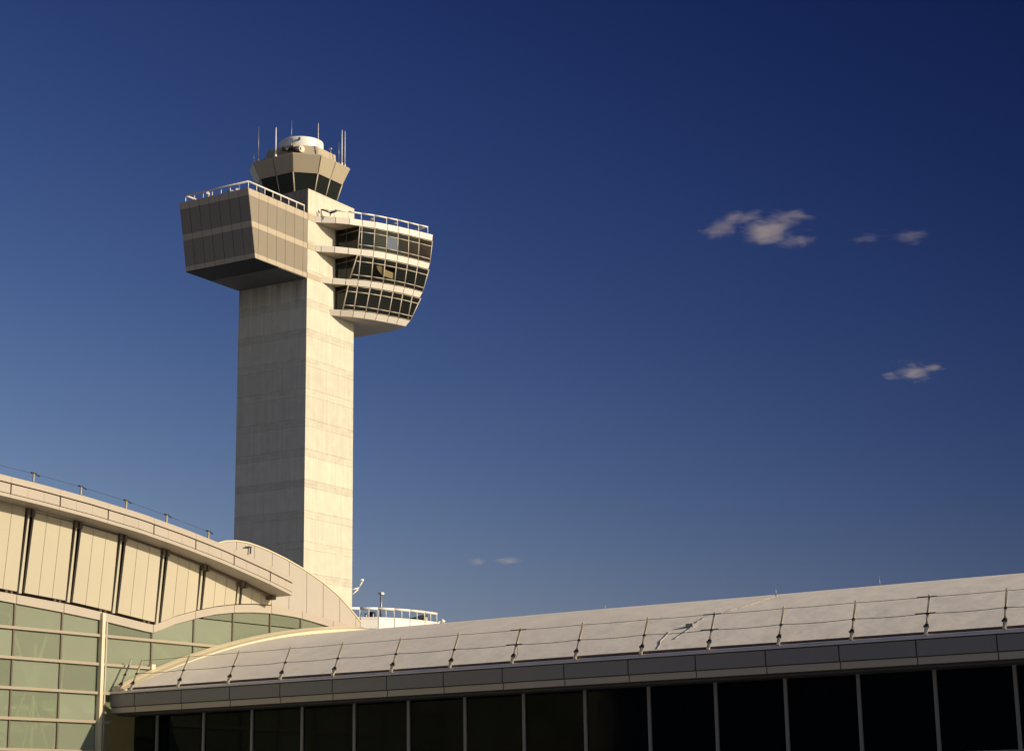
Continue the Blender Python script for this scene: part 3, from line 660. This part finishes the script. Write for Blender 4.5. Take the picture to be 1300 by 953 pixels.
for o in rl.children: o.data.materials[0] = POST
pts = [Vector((.9, y, ftop(y)+.42)) for y in ly]; MB().path(pts, .008, 4).obj('cable', CABLE, rl)
tt = MB()
for y in ly: tt.box(.86, .94, y-.10, y+.06, ftop(y)+.42, ftop(y)+.47).tube((.9, y+.06, ftop(y)+.44), (.9, y+.26, ftop(y)+.36), .022)
tt.obj('wire_bracket', DARK, rl)
for y in (-2.45, 2.95): MB().tube((.9, y, ftop(y)-.1), (.9, y, ftop(y)+.3), .014, 5).obj('rod', STEEL, rl)

# ================================================================== CLOUDS
def cloud(loc, dims, blobs, dens, seed, label):
    """an ellipsoid of thin vapour; blobs = (x, z, rx, rz, weight) in the ellipsoid's unit frame"""
    me = bpy.data.meshes.new('cloud'); bm = bmesh.new(); bmesh.ops.create_icosphere(bm, subdivisions=3, radius=1); bm.to_mesh(me); bm.free()
    o = link('cloud', me, None, loc, label=label, category='cloud', group='small sunlit clouds'); o.scale = dims
    m = bpy.data.materials.new('cloud vapour'); m.use_nodes = True; t = m.node_tree; t.nodes.clear(); L = t.links
    out = t.nodes.new('ShaderNodeOutputMaterial'); vol = t.nodes.new('ShaderNodeVolumePrincipled')
    vol.inputs['Color'].default_value = (.98, .91, .82, 1); vol.inputs['Anisotropy'].default_value = .0
    tc = t.nodes.new('ShaderNodeTexCoord')
    nz = t.nodes.new('ShaderNodeTexNoise'); nz.inputs['Scale'].default_value = 1.6; nz.inputs['Detail'].default_value = 8; nz.inputs['Roughness'].default_value = .62; nz.inputs['Distortion'].default_value = .4
    mp = t.nodes.new('ShaderNodeMapping'); mp.inputs['Scale'].default_value = (1.5, 1, 1.9); mp.inputs['Location'].default_value = (seed*3.1, seed, seed*1.7); mp.inputs['Rotation'].default_value = (0, R(-14), 0)
    L.new(tc.outputs['Object'], mp.inputs[0]); L.new(mp.outputs[0], nz.inputs['Vector'])
    acc = None
    for bx, bz, rx, rz, w in blobs:
        s = t.nodes.new('ShaderNodeMapping'); s.vector_type = 'POINT'
        s.inputs['Location'].default_value = (-bx/rx, 0, -bz/rz); s.inputs['Scale'].default_value = (1/rx, 1.3, 1/rz); L.new(tc.outputs['Object'], s.inputs[0])
        ln = t.nodes.new('ShaderNodeVectorMath'); ln.operation = 'LENGTH'; L.new(s.outputs[0], ln.inputs[0])
        mr = t.nodes.new('ShaderNodeMapRange'); mr.inputs[1].default_value = 1.15; mr.inputs[2].default_value = 0; mr.inputs[3].default_value = 0; mr.inputs[4].default_value = w; L.new(ln.outputs['Value'], mr.inputs[0])
        if acc is None: acc = mr.outputs[0]
        else:
            ad = t.nodes.new('ShaderNodeMath'); ad.operation = 'MAXIMUM'; L.new(acc, ad.inputs[0]); L.new(mr.outputs[0], ad.inputs[1]); acc = ad.outputs[0]
    nn = t.nodes.new('ShaderNodeMath'); nn.operation = 'MULTIPLY_ADD'; nn.inputs[1].default_value = 2.4; nn.inputs[2].default_value = -1.52; L.new(nz.outputs['Fac'], nn.inputs[0])
    sm = t.nodes.new('ShaderNodeMath'); sm.operation = 'ADD'; L.new(acc, sm.inputs[0]); L.new(nn.outputs[0], sm.inputs[1])
    ml = t.nodes.new('ShaderNodeMath'); ml.operation = 'MULTIPLY'; ml.use_clamp = False; L.new(sm.outputs[0], ml.inputs[0]); ml.inputs[1].default_value = dens
    mxx = t.nodes.new('ShaderNodeMath'); mxx.operation = 'MAXIMUM'; L.new(ml.outputs[0], mxx.inputs[0]); mxx.inputs[1].default_value = 0
    L.new(mxx.outputs[0], vol.inputs['Density']); L.new(vol.outputs[0], out.inputs['Volume'])
    me.materials.append(m)
cloud((410, 3000, 935), (112, 60, 48), [(-.8, -.05, .28, .16, .55), (-.5, .1, .36, .26, .78), (-.18, .42, .36, .26, .8), (.05, -.05, .46, .42, 1.2), (.45, .48, .42, .26, .85), (.2, .2, .4, .3, .8), (.5, -.42, .42, .18, .72)], .019, 1, 'largest wispy cloud right of the tower')
cloud((615, 3000, 918), (85, 30, 28), [(.5, .1, .45, .6, .78), (-.3, 0, .4, .4, .6)], .013, 2, 'faint wisp just right of the largest cloud')
cloud((648, 3000, 694), (54, 36, 24), [(0, -.1, .7, .6, 1.0), (.6, .2, .4, .4, .85), (-.6, -.3, .5, .35, .75), (0, .5, .35, .35, .7)], .026, 3, 'small cloud low in the sky at right')
cloud((-60, 3000, 397), (16, 10, 8), [(0, 0, 1, 1, 1.3)], .035, 4, 'tiny smudge of cloud low beside a longer one')
cloud((-11, 3000, 398), (27, 12, 8), [(0, 0, 1, .9, 1.3)], .035, 5, 'thin flat cloud low above the wing roof')
